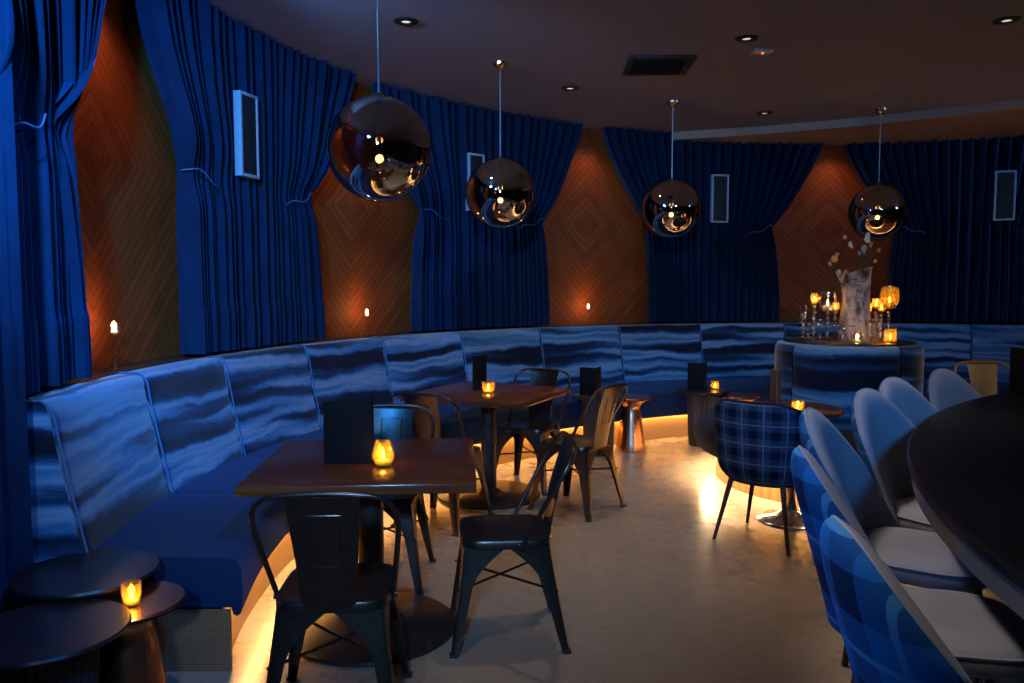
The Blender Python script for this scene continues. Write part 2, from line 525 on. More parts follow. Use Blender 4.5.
curtain('blue velvet curtain right of the candle display, running out of the picture', 85.2, 56.5, 79.0, 62.4, 79.6, 61.6, 22, seed=8)
o = curtain('floor-length blue velvet curtain at the left picture edge, beside the side tables', 203.5, 191.3, 203.5, 191.3, 203.5, 191.3, 9, seed=9, R=5.25, zb=.02, tie=False, amp=.03, flare=.2)

# ------------------------------------------------------------------ wall speakers
def speaker(phi, label):
    p = pol(phi, 5.245, 2.47)
    t = thing('wall_speaker', label, 'speaker', p, RAD(phi) + PI / 2 , group='slim speakers on the curtains')
    w, h, d = .205, .54, .055
    m = MB()   # frame: shallow case with raised border; front faces +Y local (towards the room)
    for sx in (-1, 1): m.box((sx * (w / 2 - .011), 0, 0), (.022, d, h), .006)
    for sz in (-1, 1): m.box((0, 0, sz * (h / 2 - .011)), (w - .03, d, .022), .006)
    m.box((0, -d * .3, 0), (w - .03, d * .35, h - .03))
    m.build('frame', M['spkframe'], t)
    m = MB(); m.box((0, d / 2 - .012, 0), (w - .046, .012, h - .046), .004); m.build('grille', M['grille'], t)
    m = MB(); m.box((0, -d / 2 - .03, 0), (.05, .06, .05)); m.build('bracket', M['blackmetal'], t)
    return t
speaker(165.1, 'slim wall speaker with pale frame on the left curtain, left of the largest globe')
speaker(134.7, 'slim wall speaker with pale frame, half hidden behind the second globe')
speaker(101.0, 'slim wall speaker with pale frame just right of the third globe')
speaker(67.3, 'slim wall speaker with pale frame on the far right curtain')

# ------------------------------------------------------------------ banquette
SE = [188.85, 179.7, 169.9, 159.1, 148.6, 137.5, 126.2, 114.9, 103.7, 92.5, 81.4, 70.3, 59.2, 48.1, 37.0]
YE = 2.985
def phi_end(R): return 180 + math.degrees(math.asin((CY - YE) / R))
bq = thing('banquette', 'long curved blue tie-dye banquette along the round wall, lit underneath', 'banquette', pol(130, 4.4, 0))
backsec = [(5.05, .44), (5.085, .60), (5.12, .76), (5.15, .92), (5.165, 1.015), (5.178, 1.045), (5.205, 1.06), (5.30, 1.06), (5.305, 1.05), (5.305, .44)]
seatsec = [(5.10, .458), (4.9, .462), (4.6, .462), (4.36, .458), (4.315, .448), (4.295, .42), (4.29, .37), (4.292, .30), (4.298, .240), (4.312, .228), (4.328, .236), (4.332, .262), (5.0, .262), (5.10, .262)]
def front(phi):      # the seat front is nearer the wall at the left end
    f = min(1, max(0, (phi - 122) / 48)); f = f * f * (3 - 2 * f)
    return 4.14 + .33 * f
def fr(r, phi):
    if r > 4.95: return r
    w = min(1, (4.95 - r) / .55)
    return r + (front(phi) - 4.29) * w
def lenuv(sec):
    L = [0]
    for a, b in zip(sec, sec[1:]): L.append(L[-1] + math.hypot(a[0] - b[0], a[1] - b[1]))
    return L
for k in range(len(SE) - 1):
    p1, p2 = SE[k], SE[k + 1]
    last = k == 0
    for nm, sec, mt in (('back_cushion', backsec, M['tiedye']), ('seat_cushion', seatsec, M['navy'])):
        m = MB(); n = 16; rows, uvs = [], []; L = lenuv(sec)
        ou, ov = random.uniform(0, 40), random.uniform(0, 40)
        for i in range(n + 1):
            f = i / n
            row, uv = [], []
            b = 1 - abs(2 * f - 1) ** 6        # slight pillow at the seams
            for (r, z), l in zip(sec, L):
                e1 = phi_end(fr(r, 190) if nm == 'seat_cushion' else r) if last else p1 - .06
                phi = e1 + (p2 + .06 - e1) * f
                puff = .012 * (1 - b)
                if nm == 'seat_cushion': r = fr(r, phi)
                if nm == 'back_cushion' and z < 1.055 and r < 5.2: r2, z2 = r + puff, z
                elif r < front(phi) + .05 and nm == 'seat_cushion': r2, z2 = r + puff * .4, z
                else: r2, z2 = r, z - (puff * .15 if z > .4 else 0)
                row.append(pol(phi, r2, z2)); uv.append((ou - RAD(phi) * 5.1, ov + l))
            rows.append(row); uvs.append(uv)
        m.grid(rows, uvs)
        for rr, uu in ((rows[0], uvs[0]), (list(reversed(rows[-1])), list(reversed(uvs[-1])))):
            m.poly(rr, [(ou + p[0], ov + p[2]) for p in rr])
        c = m.build(nm, mt, bq, world=True)
        if nm == 'back_cushion':
            m = MB()
            e = [pol((phi_end(r) if last else p1 - .03), r - .004 + (.006 if z > 1.04 else 0), z + (.003 if z > 1.05 else 0)) for r, z in backsec[:8]]
            pts = [(x, y, z + (.003 if z > 1.05 else 0)) for (x, y), (r, z) in zip(e and [(q[0], q[1]) for q in e], backsec[:8])]
            m.tube(pts, .005, 6)
            pc = m.build('piping', M['piping'], c)
m = MB(); ph = [phi_end(4.6) - .3] + [190 - 153 * k / 100 for k in range(1, 101)]
sec = [(4.44, 0), (4.44, .262), (4.5, .262), (4.5, 0)]
L = lenuv(sec)
m.grid([[pol(p, r - 4.44 + front(p) + .085, z) for r, z in sec] for p in ph], [[(-RAD(p) * 4.4, l) for l in L] for p in ph])
m.build('plinth', M['plinth'], bq, world=True)
m = MB()
x0, x1 = pol(phi_end(5.3), 5.3)[0], pol(phi_end(4.53), 4.53)[0]
m.grid([[(x0, YE + .012, 0), (x0, YE + .012, .25)], [(x1, YE + .012, 0), (x1, YE + .012, .25)], [(x1, YE + .03, 0), (x1, YE + .03, .25)]], [[(0, 0), (0, .25)], [(x1 - x0, 0), (x1 - x0, .25)], [(x1 - x0 + .02, 0), (x1 - x0 + .02, .25)]])
m.build('end_panel', M['perf'], bq, world=True)['label'] = 'dark perforated bronze end panel'
m = MB(); ph = [190 - 152 * k / 100 for k in range(101)]
m.grid([[pol(p, r - 4.29 + front(p), z) for r, z in [(4.338, .260), (4.338, .246), (4.362, .246), (4.362, .260)]] for p in ph])
m.build('light_strip', M['led'], bq, world=True)

# ------------------------------------------------------------------ round island settee
IX, IY = 2.56, 6.06
isl = thing('island_settee', 'round island settee with tie-dye drum back and dark ring seat, candle display on top', 'settee', (IX, IY, 0))
m = MB()
m.lathe([(.50, .262), (1.055, .262), (1.06, .236), (1.08, .23), (1.105, .245), (1.125, .31), (1.13, .37), (1.11, .43), (1.05, .465), (.9, .47), (.50, .47), (.50, .262)], n=72)
m.build('ring_seat', M['islandseat'], isl)
m = MB(); m.lathe([(.955, 0), (.955, .262)], n=72); m.build('plinth', M['plinth'], isl)
m = MB(); m.lathe([(1.045, .260), (1.03, .248), (1.015, .260)], n=72); m.build('light_strip', M['led2'], isl)
base_a = math.atan2(-IY, -IX) 
for k in range(4):
    m = MB(); n = 20; rows, uvs = [], []
    a0 = base_a + PI / 4 * 1.03 - .05 + k * PI / 2
    ou, ov = random.uniform(0, 40), random.uniform(0, 40)
    prof = [(.515, .47), (.525, .60), (.525, .80), (.525, .98), (.522, 1.03), (.508, 1.058), (.48, 1.068), (.10, 1.068)]
    L = lenuv(prof)
    for i in range(n + 1):
        f = i / n; b = abs(2 * f - 1) ** 8
        a = a0 + .008 + (PI / 2 - .016) * f
        row = [((r - .014 * b) * math.cos(a), (r - .014 * b) * math.sin(a), z) for r, z in prof]
        rows.append(row); uvs.append([(ou + a * .55, ov + l) for l in L])
    m.grid(rows, uvs)
    m.build('back_cushion', M['tiedye'], isl)
m = MB(); m.lathe([(.001, 1.066), (.46, 1.066), (.47, 1.072), (.46, 1.078), (.001, 1.078)], n=48); m.build('top_tray', M['blacktop'], isl)
ITZ = 1.0785

# ------------------------------------------------------------------ pendants
def pendant(x, y, label, canopy=True):
    t = thing('pendant_lamp', label, 'pendant lamp', (x, y, ZC), 0, 'mirrored globe pendant lamps')
    zc = 2.205 - ZC; R = .27
    m = MB(); m.lathe([(.001, -.055), (.02, -.05), (.03, -.035), (.055, -.02), (.058, -.002), (.001, -.001)], n=24); m.build('canopy', M['brass'], t)
    m = MB(); m.tube([(0, 0, -.05), (0, 0, zc + R)], .0055, 8); m.build('cord', M['cord'], t)
    m = MB(); m.sphere((0, 0, zc), R, 64); g = m.build('globe', M['globe'], t, angle=180)
    m = MB(); m.lathe([(.001, zc + R + .018), (.022, zc + R + .014), (.03, zc + R - .004), (.001, zc + R - .006)], n=20); m.build('cap', M['brass'], t)
    m = MB(); m.sphere((0, 0, zc - .05), .022, 14); m.build('bulb', M['bulb'], t)
    m = MB(); m.tube([(0, 0, zc + R - .01), (0, 0, zc - .02)], .012, 8); m.build('socket', M['blackmetal'], t)
    return t
pd = pendant(-.69, 4.2, 'largest mirrored globe pendant, nearest the camera over the wooden table')
dup(pd, (-.09, 6.24, ZC), 0, 'second mirrored globe pendant from the left, in front of a wall speaker')
dup(pd, (1.49, 7.51, ZC), 0, 'mirrored globe pendant just left of the far slim speaker, third from left')
dup(pd, (3.56, 7.82, ZC), 0, 'mirrored globe pendant farthest right, above the candle display')

# ------------------------------------------------------------------ ceiling fittings
def downlight(x, y, label):
    t = thing('downlight', label, 'ceiling light', (x, y, ZC), 0, 'recessed ceiling downlights')
    m = MB(); m.lathe([(.030, -.001), (.034, -.010), (.075, -.008), (.080, -.001)], n=28); m.build('trim_ring', M['trimblack'], t)
    m = MB(); m.lathe([(.001, -.003), (.031, -.003)], n=24); m.build('lens', M['lens'], t)
    return t
dl = downlight(-.684, 5.272, 'recessed ceiling downlight at upper left, beside the largest globe cord')
for x, y, lab in [(.502, 7.02, 'recessed ceiling downlight between the second globe cord and the air vent'),
                  (1.62, 5.63, 'recessed ceiling downlight just in front of the small white ceiling plate'),
                  (2.50, 8.02, 'small far recessed downlight near the ceiling step'),
                  (3.18, 5.25, 'recessed ceiling downlight at the upper right picture corner')]:
    dup(dl, (x, y, ZC), 0, lab)
t = thing('air_vent', 'dark square air vent in the ceiling above the third globe', 'vent', (1.13, 6.285, ZC), RAD(-2))
m = MB()
for sx in (-1, 1): m.box((sx * .225, 0, -.012), (.05, .5, .022), .005)
for sy in (-1, 1): m.box((0, sy * .225, -.012), (.4, .05, .022), .005)
m.build('frame', M['vent'], t)
m = MB()
for k in range(7): m.box((0, -.17 + k * .057, -.012), (.40, .04, .006), rot=Matrix.Rotation(RAD(35), 3, 'X'))
m.build('louvres', M['blackmetal'], t)
t = thing('ceiling_plate', 'small white ceiling plate with red light beside a downlight', 'sensor', (1.81, 5.91, ZC), RAD(8))
m = MB(); m.box((0, 0, -.012), (.15, .10, .022), .006); m.build('plate', M['white'], t)
m = MB(); m.sphere((0, -.02, -.026), .010, 10); m.build('indicator', mat_emit('red_indicator', (1, .12, .03), 2.5), t)

# ------------------------------------------------------------------ tables
def dining_table(loc, rot, label):
    t = thing('dining_table', label, 'table', loc, rot, 'square wooden pedestal tables')
    m = MB(); m.box((0, 0, .731), (.9, .9, .038), .004); m.build('tabletop', M['tabletop'], t)
    m = MB(); m.lathe([(.001, .05), (.055, .05), (.055, .70), (.001, .70)], n=24); m.build('post', M['blackmetal'], t)
    m = MB(); m.box((0, 0, .704), (.5, .06, .016), .003); m.box((0, 0, .704), (.06, .5, .0155), .003); m.build('top_plate', M['blackmetal'], t)
    m = MB(); m.lathe([(.001, 0), (.36, 0), (.366, .006), (.366, .02), (.355, .028), (.08, .036), (.06, .06), (.001, .06)], n=56); m.build('base', M['blackmetal'], t)
    return t
T1 = (-.6125, 3.39)
t1 = dining_table((*T1, 0), RAD(3.8), 'near square dark-wood pedestal table with tall menu and amber candle')
T2 = (-.165, 5.59)
t2 = dup(t1, (*T2, 0), RAD(64.1), 'farther square dark-wood pedestal table, turned diagonally, with menu and glass votive')

def metal_chair(label, mat, loc, rot):
    t = thing('metal_chair', label, 'chair', loc, rot, 'industrial metal cafe chairs')
    # seat pan
    m = MB(); m.super(.385, .385, [(.19, .450), (.10, .450), (.03, .456), (.012, .462), (.003, .460), (0, .452), (0, .428), (.006, .424)], e=5, n=56)
    m.build('seat', mat, t)
    # apron with arched legs: four L shaped tapering legs
    for sx in (-1, 1):
        for sy in (-1, 1):
            m = MB(); N = 14
            A, B, C_ = [], [], []
            for i in range(N + 1):
                f = i / N
                z = .432 * (1 - f)
                c = Vector((sx * (.178 + .055 * f ** 1.1), sy * (.178 + (.055 if sy > 0 else .075) * f ** 1.1), z))
                w = .030 + .038 * (1 - f) + .11 * max(0, 1 - f / .36) ** 1.7
                A.append(tuple(c + Vector((-sx * w, 0, 0)))); B.append(tuple(c)); C_.append(tuple(c + Vector((0, -sy * w, 0))))
            # rounded L section with a crease, thin double wall
            rows = []
            for a, b, c in zip(A, B, C_):
                a, b, c = Vector(a), Vector(b), Vector(c)
                r_ = .014
                ia = Vector((sx * .0, -sy * .006, 0)); ic = Vector((-sx * .006, 0, 0))
                rows.append([tuple(a), tuple(b + (a - b).normalized() * r_), tuple(b + ((a - b).normalized() + (c - b).normalized()) * r_ * .3), tuple(b + (c - b).normalized() * r_), tuple(c),
                             tuple(c + ic), tuple(b + (c - b).normalized() * .01 + (a - b).normalized() * .008), tuple(a + ia), tuple(a)])
            m.grid(rows)
            m.build('leg', mat, t)
            m = MB(); p = Vector(B[-1]); m.box((p.x - sx * .013, p.y - sy * .013, .007), (.036, .036, .0135), .004); m.build('foot', M['rubber'], t)
    m = MB()
    m.tube([(-.20, -.205, .25), (.20, .205, .25)], .006, 6); m.tube([(.20, -.205, .262), (-.20, .205, .262)], .006, 6)
    m.build('cross_brace', mat, t)
    # hoop
    def back_y(z): 
        f = max(0, (z - .44) / .42)
        return -.06 - .20 * f
    pts = []
    side = [(.196, .43), (.203, .48), (.212, .55), (.221, .62), (.229, .69), (.232, .735), (.228, .775), (.212, .808), (.185, .829), (.145, .840), (.08, .846), (.0, .848)]
    def hooky(z, x): return -.055 - .235 * ((z - .43) / .43) ** 1.05
    for x, z in side: pts.append((x, hooky(z, x), z))
    pts = pts + [(-x, y, z) for x, y, z in reversed(pts[:-1])]
    m = MB(); m.tube(pts, .0095, 10)
    for sx in (-1, 1): m.tube([(sx * .184, -.055, .437), (sx * .210, -.055, .437)], .013, 10)
    m.build('back_hoop', mat, t)
    # splat
    rows, uvs = [], []
    NX, NZ = 10, 16
    def sp(xn, f, off):
        z = .44 + .402 * f
        w = .086 + .034 * f
        y = -.185 - .105 * f ** 1.0 + .018 * math.sin(PI * f) - .012 * (1 - xn * xn) + off
        return (xn * w, y, z)
    fr = [[sp(-1 + 2 * i / NX, j / NZ, .003) for j in range(NZ + 1)] for i in range(NX + 1)]
    bk = [[sp(-1 + 2 * i / NX, j / NZ, -.003) for j in range(NZ + 1)] for i in range(NX + 1)]
    m = MB(); m.grid(fr); m.grid(bk, flip=True)
    for i in (0, NX): m.grid([fr[i], bk[i]])
    for j in (0, NZ): m.grid([[r[j] for r in fr], [r[j] for r in bk]])
    sl = m.build('splat', mat, t)
    # pressed rectangle on both faces of the splat
    m = MB()
    rect = [(-.48, .38), (-.48, .84), (.48, .84), (.48, .38)]
    for off in (.0035, -.0035):
        path = []
        for q in range(4):
            a, b = rect[q], rect[(q + 1) % 4]
            for k in range(6): path.append(sp(a[0] + (b[0] - a[0]) * k / 6, a[1] + (b[1] - a[1]) * k / 6, off))
        m.tube(path, .003, 5, closed=True)
    m.build('pressed_panel', mat, sl)
    return t
cA = metal_chair('gunmetal metal chair with its back to the camera, in front of the near wooden table', M['chairmetal'], (-.61, 2.73, 0), RAD(3))
dup(cA, (-.035, 3.36, 0), RAD(95), 'gunmetal metal chair seen side-on at the right end of the near table')
dup(cA, (-.66, 4.00, 0), RAD(178), 'gunmetal metal chair facing the camera across the near table, behind the amber candle')
dup(cA, (-.43, 4.99, 0), RAD(-25.5), 'gunmetal metal chair, back to the camera, at the near side of the diagonal far table')
dup(cA, (.13, 5.90, 0), RAD(154.5), 'gunmetal metal chair on the banquette side of the diagonal far table')
dup(cA, (.43, 5.28, 0), RAD(53), 'gunmetal metal chair seen side-on, right of the diagonal far table')
metal_chair('brass-coloured metal chair beyond the bar at the right picture edge', M['goldmetal'], (3.98, 6.50, 0), RAD(172))

# small cocktail tables
def copper_table(loc, label):
    t = thing('side_table', label, 'side table', loc, 0, 'hourglass copper side tables')
    m = MB(); m.lathe([(.001, .412), (.179, .415), (.186, .420), (.186, .425), (.181, .43), (.001, .43)], n=56); m.build('top', M['copper'], t)
    m = MB(); m.lathe([(.001, 0), (.135, 0), (.138, .012), (.128, .06), (.112, .15), (.098, .24), (.088, .30), (.080, .335), (.082, .355), (.10, .38), (.14, .40), (.185, .4145)], n=56); m.build('base', M['copper'], t)
    return t
ct = copper_table((-1.31, 2.64, 0), 'copper hourglass side table with a votive, at lower left beside the black tables')
ct2 = dup(ct, (1.085, 7.18, 0), 0, 'copper hourglass side table standing left of the plaid chair, before the banquette')
ct3 = dup(ct, (2.10, 7.28, 0), 0, 'copper hourglass side table behind the plaid chair, only its flared top showing')
def black_table(loc, label):
    t = thing('side_table', label, 'side table', loc, 0, 'black fluted side tables')
    m = MB(); m.lathe([(.001, .456), (.225, .456), (.238, .461), (.24, .468), (.236, .476), (.001, .478)], n=64); m.build('top', M['blacktop'], t)
    m = MB(); m.lathe([(.001, 0), (.118, 0), (.125, .01), (.13, .10), (.136, .25), (.142, .40), (.15, .456), (.001, .456)], n=192, ribs=32, amp=.03); m.build('fluted_base', M['fluted'], t)
    return t
bt = black_table((-1.53, 2.80, 0), 'round black side table nearest the banquette end, behind the copper one')
bt1 = dup(bt, (-1.43, 2.37, 0), 0, 'round black fluted side table at the lower left picture corner')
bt2 = dup(bt, (.77, 7.0, 0), 0, 'black fluted side table with menu, beside the copper table at the far banquette')
bt3 = dup(bt, (1.79, 7.4, 0), 0, 'black fluted side table with menu, behind the plaid chair at the far banquette')
for o, q in ((ct2, 1.14), (ct3, 1.14), (bt, 1.0), (bt1, .945), (bt2, 1.1), (bt3, 1.1)): o.scale = (1, 1, q)
# pedestal table by the plaid chair
PT = (1.78, 5.0)
t = thing('pedestal_table', 'small round wooden table on a steel trumpet foot beyond the plaid chair', 'table', (*PT, 0))
m = MB(); m.lathe([(.001, .700), (.28, .700), (.30, .706), (.30, .722), (.29, .728), (.001, .728)], n=56); m.build('tabletop', M['tabletop'], t)
m = MB(); m.lathe([(.001, 0), (.20, 0), (.205, .006), (.18, .022), (.10, .04), (.05, .07), (.032, .14), (.028, .30), (.03, .60), (.06, .69), (.12, .70), (.001, .70)], n=48); m.build('trumpet_foot', M['chrome'], t)

# ------------------------------------------------------------------ menus
def menu(loc, rot, label, h=.24, w=.17, ang=70, mat='menu'):
    t = thing('menu', label, 'menu', loc, rot, 'black folding menus')
    for s, nm in ((-1, 'cover'), (1, 'cover')):
        m = MB(); a = RAD(ang / 2)
        R = Matrix.Rotation(s * a, 3, 'Z')
        c = R @ Vector((0, w / 2 + .004, 0))
        m.box((c.x, c.y, h / 2 + .0), (.006, w, h), .002, rot=R); m.build(nm, M[mat], t)
    m = MB(); m.tube([(0, .002, .0), (0, .002, h)], .006, 6); m.build('spine', M[mat], t)
    return t
menu((-.585, 3.30, .7505), RAD(50), 'tall black menu standing open on the near wooden table', .265, .20, 82)
menu((-.275, 5.62, .7505), RAD(-16), 'black menu standing on the diagonal far table beside the glass votive', .245, .15, 40)
menu((.735, 6.93, .5265), RAD(20), 'black menu on the fluted side table, left of the copper hourglass table', .25, .15, 85)
menu((1.785, 7.36, .5265), RAD(20), 'black menu on the far fluted side table, above the plaid chair', .25, .15, 85)
menu((1.70, 5.08, .7285), RAD(-15), 'black menu coloured brown as if lit, standing on the small pedestal table, above the plaid chair', .225, .10, 35, 'menulit')
menu((3.165, 4.83, .8205), RAD(-30), 'black menu standing on the bar top at the right picture edge', .29, .20, 60)

# ------------------------------------------------------------------ candles
LIGHTS = []
def plight(name, loc, e, color=(1, .55, .2), r=.012):
    L = bpy.data.lights.new(name, 'POINT'); L.energy = e; L.color = color; L.shadow_soft_size = r
    o = bpy.data.objects.new(name, L); COL.objects.link(o); o.location = loc; return o
def flame_bm(c, s=1.0):
    m = MB(); m.lathe([(.0005, 0), (.0045 * s, .006 * s), (.006 * s, .014 * s), (.004 * s, .026 * s), (.0005, .040 * s)], c, 10); return m
def votive(loc, label, r=.035, h=.07, shape='cup', glass='amber', e=.35, group='glass votive candles', fs=1.0):
    t = thing('votive_candle', label, 'candle', loc, 0, group)
    if shape == 'faceted':
        prof = [(.001, 0), (r * .72, 0), (r, h * .40), (r * .66, h), (r * .60, h), (r * .92, h * .40), (r * .66, .006), (.001, .006)]; n = 8
    elif shape == 'flare':
        prof = [(.001, 0), (r * .74, 0), (r * .95, h * .5), (r, h), (r * .92, h), (r * .86, h * .5), (r * .66, .006), (.001, .006)]; n = 28
    else:
        prof = [(.001, 0), (r, 0), (r, h), (r * .92, h), (r * .92, .006), (.001, .006)]; n = 28
    m = MB(); m.lathe(prof, n=n); m.build('glass', M[glass], t)
    m = MB(); m.lathe([(.001, .007), (r * .60, .007), (r * .60, h * .22), (.001, h * .24)], n=18); m.build('wax', M['wax'], t)
    flame_bm((0, 0, h * .25), fs).build('flame', M['flame'], t)
    plight('candle_glow', (loc[0], loc[1], loc[2] + h * .25 + .022 * fs), e)
    return t
votive((-.535, 3.265, .7505), 'amber faceted votive candle on the near wooden table beside the tall menu', .047, .105, 'faceted', e=.55, fs=1.25)
votive((-.165, 5.52, .7505), 'glass votive candle on the diagonal far table', .047, .075, 'flare', e=.4, fs=1.1)
votive((-1.275, 2.60, .4305), 'gold votive candle on the copper table at lower left', .032, .075, 'flare', e=.35)
votive((.855, 6.98, .5265), 'small votive candle beside the menu, left of the copper table', .036, .08, e=.25)
votive((1.90, 7.40, .5265), 'small votive candle beside the menu, above the plaid chair', .036, .08, e=.25)
votive((1.76, 4.86, .7285), 'square-sided amber votive on the pedestal table, above the velvet bar chairs', .036, .06, e=.3)

def stem_candle(loc, label, h, cup, stem='plain', glass='amber', e=.25, cat='candle holder', group='stemmed glass candle holders', lid=False, lit=True):
    """cup = (radius, height)"""
    t = thing('candle_holder', label, cat, loc, 0, group)
    r, ch = cup
    m = MB(); m.lathe([(.001, 0), (.036, 0), (.037, .004), (.018, .010), (.006, .018), (.001, .018)], n=24); m.build('foot', M['clear'], t)
    m = MB()
    if stem == 'beads':
        z = .022; k = 0
        while z < h - ch - .02:
            rr = .011 if k % 2 == 0 else .016
            m.sphere((0, 0, z + rr), rr, 10); z += rr * 1.85; k += 1
    else: 
        m.tube([(0, 0, .012), (0, 0, (h - ch) * .55), (0, 0, h - ch + .004)], [.0045, .0055, .0045], 8)
        m.sphere((0, 0, (h - ch) * .55), .010, 10)
    m.build('stem', M['crystal' if stem == 'beads' else 'clear'], t)
    z0 = h - ch
    m = MB(); m.lathe([(.001, z0), (r * .55, z0 + .004), (r * .92, z0 + ch * .3), (r, z0 + ch * .6), (r * .85, z0 + ch), (r * .79, z0 + ch), (r * .92, z0 + ch * .6), (r * .84, z0 + ch * .3), (r * .45, z0 + .010), (.001, z0 + .008)], n=28)
    m.build('cup', M[glass], t)
    if lid:
        m = MB(); m.lathe([(r * .86, h), (r * .6, h + .012), (.006, h + .02), (.004, h + .05), (.010, h + .06), (.009, h + .075), (.001, h + .085)], n=24); m.build('lid', M['clear'], t)
    if lit:
        m = MB(); m.lathe([(.001, z0 + .01), (r * .5, z0 + .012), (r * .5, z0 + ch * .3), (.001, z0 + ch * .32)], n=16); m.build('wax', M['wax'], t)
        flame_bm((0, 0, z0 + ch * .33), 1.1 if r > .03 else .9).build('flame', M['flame'], t)
        plight('candle_glow', (loc[0], loc[1], loc[2] + z0 + ch * .33 + .02), e)
    return t
for phi, z, lab in ((179.1, .235, 'stemmed glass candle on the bench ledge in the left, darkest wood bay'),
                 (148.6, .215, 'stemmed glass candle on the bench ledge below the largest globe'),
                 (118.05, .215, 'stemmed glass candle on the bench ledge in the bay between second and third globes')):
    stem_candle(pol(phi, 5.345, 1.0625), lab, z + .02, (.034, .07), glass='clear', e=3.2, group='candles on the bench ledge')

def ip(px, dy=0.0):           # places things along the settee top (metres from its centre)
    return (IX + px, IY + dy, ITZ)
def onisl(px, dy):           # picture column -> x at that depth
    y = IY + dy
    return ((px - 512) / 796 * y, y, ITZ)
stem_candle(onisl(814, .05), 'slender amber candle holder, leftmost lit one on the settee top', .36, (.030, .09), 'beads', e=.25)
stem_candle(onisl(827.5, -.05), 'wide clear hurricane glass on beaded stem, left of the birch vase', .37, (.062, .15), 'beads', 'clear', e=.3)
stem_candle(onisl(835, .12), 'small amber cup on beaded stem, close to the left of the birch vase', .29, (.034, .075), 'beads', e=.25)
stem_candle(onisl(803.5, -.02), 'unlit clear narrow glass, leftmost on the settee top', .27, (.024, .12), 'beads', 'clear', lit=False)
stem_candle(onisl(867, .15), 'amber cup half hidden behind the right side of the birch vase', .28, (.034, .085), 'beads', e=.25)
stem_candle(onisl(876, -.02), 'amber cup on beaded stem, just left of the big lidded amber goblet', .32, (.034, .08), 'beads', e=.25)
stem_candle(onisl(881.5, .16), 'low amber cup behind the big lidded amber goblet', .29, (.032, .08), 'beads', e=.25)
stem_candle(onisl(889, .04), 'big lidded amber goblet, tallest on the right of the settee top', .40, (.072, .165), 'beads', e=.5, lid=True)
votive(onisl(858, -.22), 'clear votive at the foot of the birch vase, front of the settee top', .042, .075, glass='clear', e=.3)
votive(onisl(891, -.20), 'amber tumbler votive at the right end of the settee top', .045, .10, e=.4)
for px, dy, h, lab in [(820, -.17, .17, 'short beaded crystal holder in front of the hurricane glass'),
                       (842, -.24, .14, 'short beaded crystal holder left of the clear votive'),
                       (872, -.21, .17, 'short beaded crystal holder right of the clear votive'),
                       (809, -.14, .13, 'lowest beaded crystal holder at the left end of the settee top'),
                       (880, -.15, .20, 'beaded crystal holder between the vase and the amber tumbler')]:
    stem_candle(onisl(px, dy), lab, h, (.026, .05), 'beads', 'clear', lit=False)
# birch vase
vx = onisl(855, .0)
t = thing('birch_vase', 'birch-bark log vase with slanted flared mouth, centre of the settee top', 'vase', vx)
m = MB(); n = 36; prof = [(.001, .0), (.112, .0), (.115, .05), (.104, .18), (.098, .30), (.098, .40), (.108, .47), (.122, .525), (.116, .525), (.098, .46), (.088, .40), (.086, .06), (.001, .06)]
rows = []
for k in range(n):
    a = 2 * PI * k / n
    row = []
    for r, z in prof:
        w = 1 + .05 * math.sin(3 * a + z * 9) + .03 * math.sin(7 * a - z * 20)
        zz = z + (.035 * math.cos(a + .4) * max(0, (z - .35) / .17) if z > .35 else 0)
        row.append((r * w * math.cos(a) - .03 * max(0, z - .3), r * w * math.sin(a), zz))
    rows.append(row)
m.grid(rows, closed_u=True); m.build('log', M['birch'], t)
t = thing('dried_branch', 'dried branches with white and orange leaves standing in the birch vase', 'dried branches', (vx[0], vx[1], ITZ + .061))
m = MB(); tips = []
for dx, dz, dy in [(-.20, .60, -.02), (-.14, .49, -.10), (-.10, .68, .02), (.06, .72, 0), (.10, .66, -.05), (.02, .60, -.12), (-.22, .52, .05), (.12, .56, .03)]:
    pts = [(random.uniform(-.02, .02), random.uniform(-.02, .02), .002)]
    for q in range(1, 7):
        f = q / 6
        pts.append((dx * f ** 1.8, dy * f ** 1.8, .002 + (dz - .05) * f + .012 * math.sin(q * 2.1)))
    m.tube(pts, [.004 * (1 - .1 * q) for q in range(7)], 5)
    tips.append(pts)
m.build('twigs', M['twig'], t)
lv = [(-.19, .555, 'o', .03), (-.215, .52, 'o', .022), (-.17, .59, 'w', .018), (-.125, .455, 'w', .024), (-.11, .40, 'w', .026), (-.07, .45, 'o', .026),
      (-.065, .66, 'w', .03), (-.10, .72, 'o', .018), (.05, .70, 'w', .028), (.075, .735, 'w', .022), (.10, .665, 'o', .024), (.03, .635, 'w', .027), (.065, .62, 'w', .027), (.01, .60, 'w', .018), (.14, .62, 'o', .016), (.12, .54, 'o', .018)]
for x, z, c, r in lv:
    r *= .85
    m = MB(); rr = Matrix.Rotation(random.uniform(-.6, .6), 3, 'Z') @ Matrix.Rotation(random.uniform(-.5, .5), 3, 'X')
    N = 12; y0 = random.uniform(-.06, .03)
    fr = [tuple(Vector((x, y0, z)) + rr @ Vector((r * math.cos(2 * PI * k / N), .0 + .15 * r * math.cos(4 * PI * k / N), 1.15 * r * math.sin(2 * PI * k / N)))) for k in range(N)]
    cc = Vector((x, y0, z)) + rr @ Vector((0, -.25 * r, 0)); cb = Vector((x, y0, z)) + rr @ Vector((0, -.25 * r + .003, 0))
    for k in range(N):
        m.poly([fr[k], fr[(k + 1) % N], tuple(cc)]); m.poly([fr[(k + 1) % N], fr[k], tuple(cb)])
    m.build('leaf', M['leafw'] if c == 'w' else M['leafo'], t)

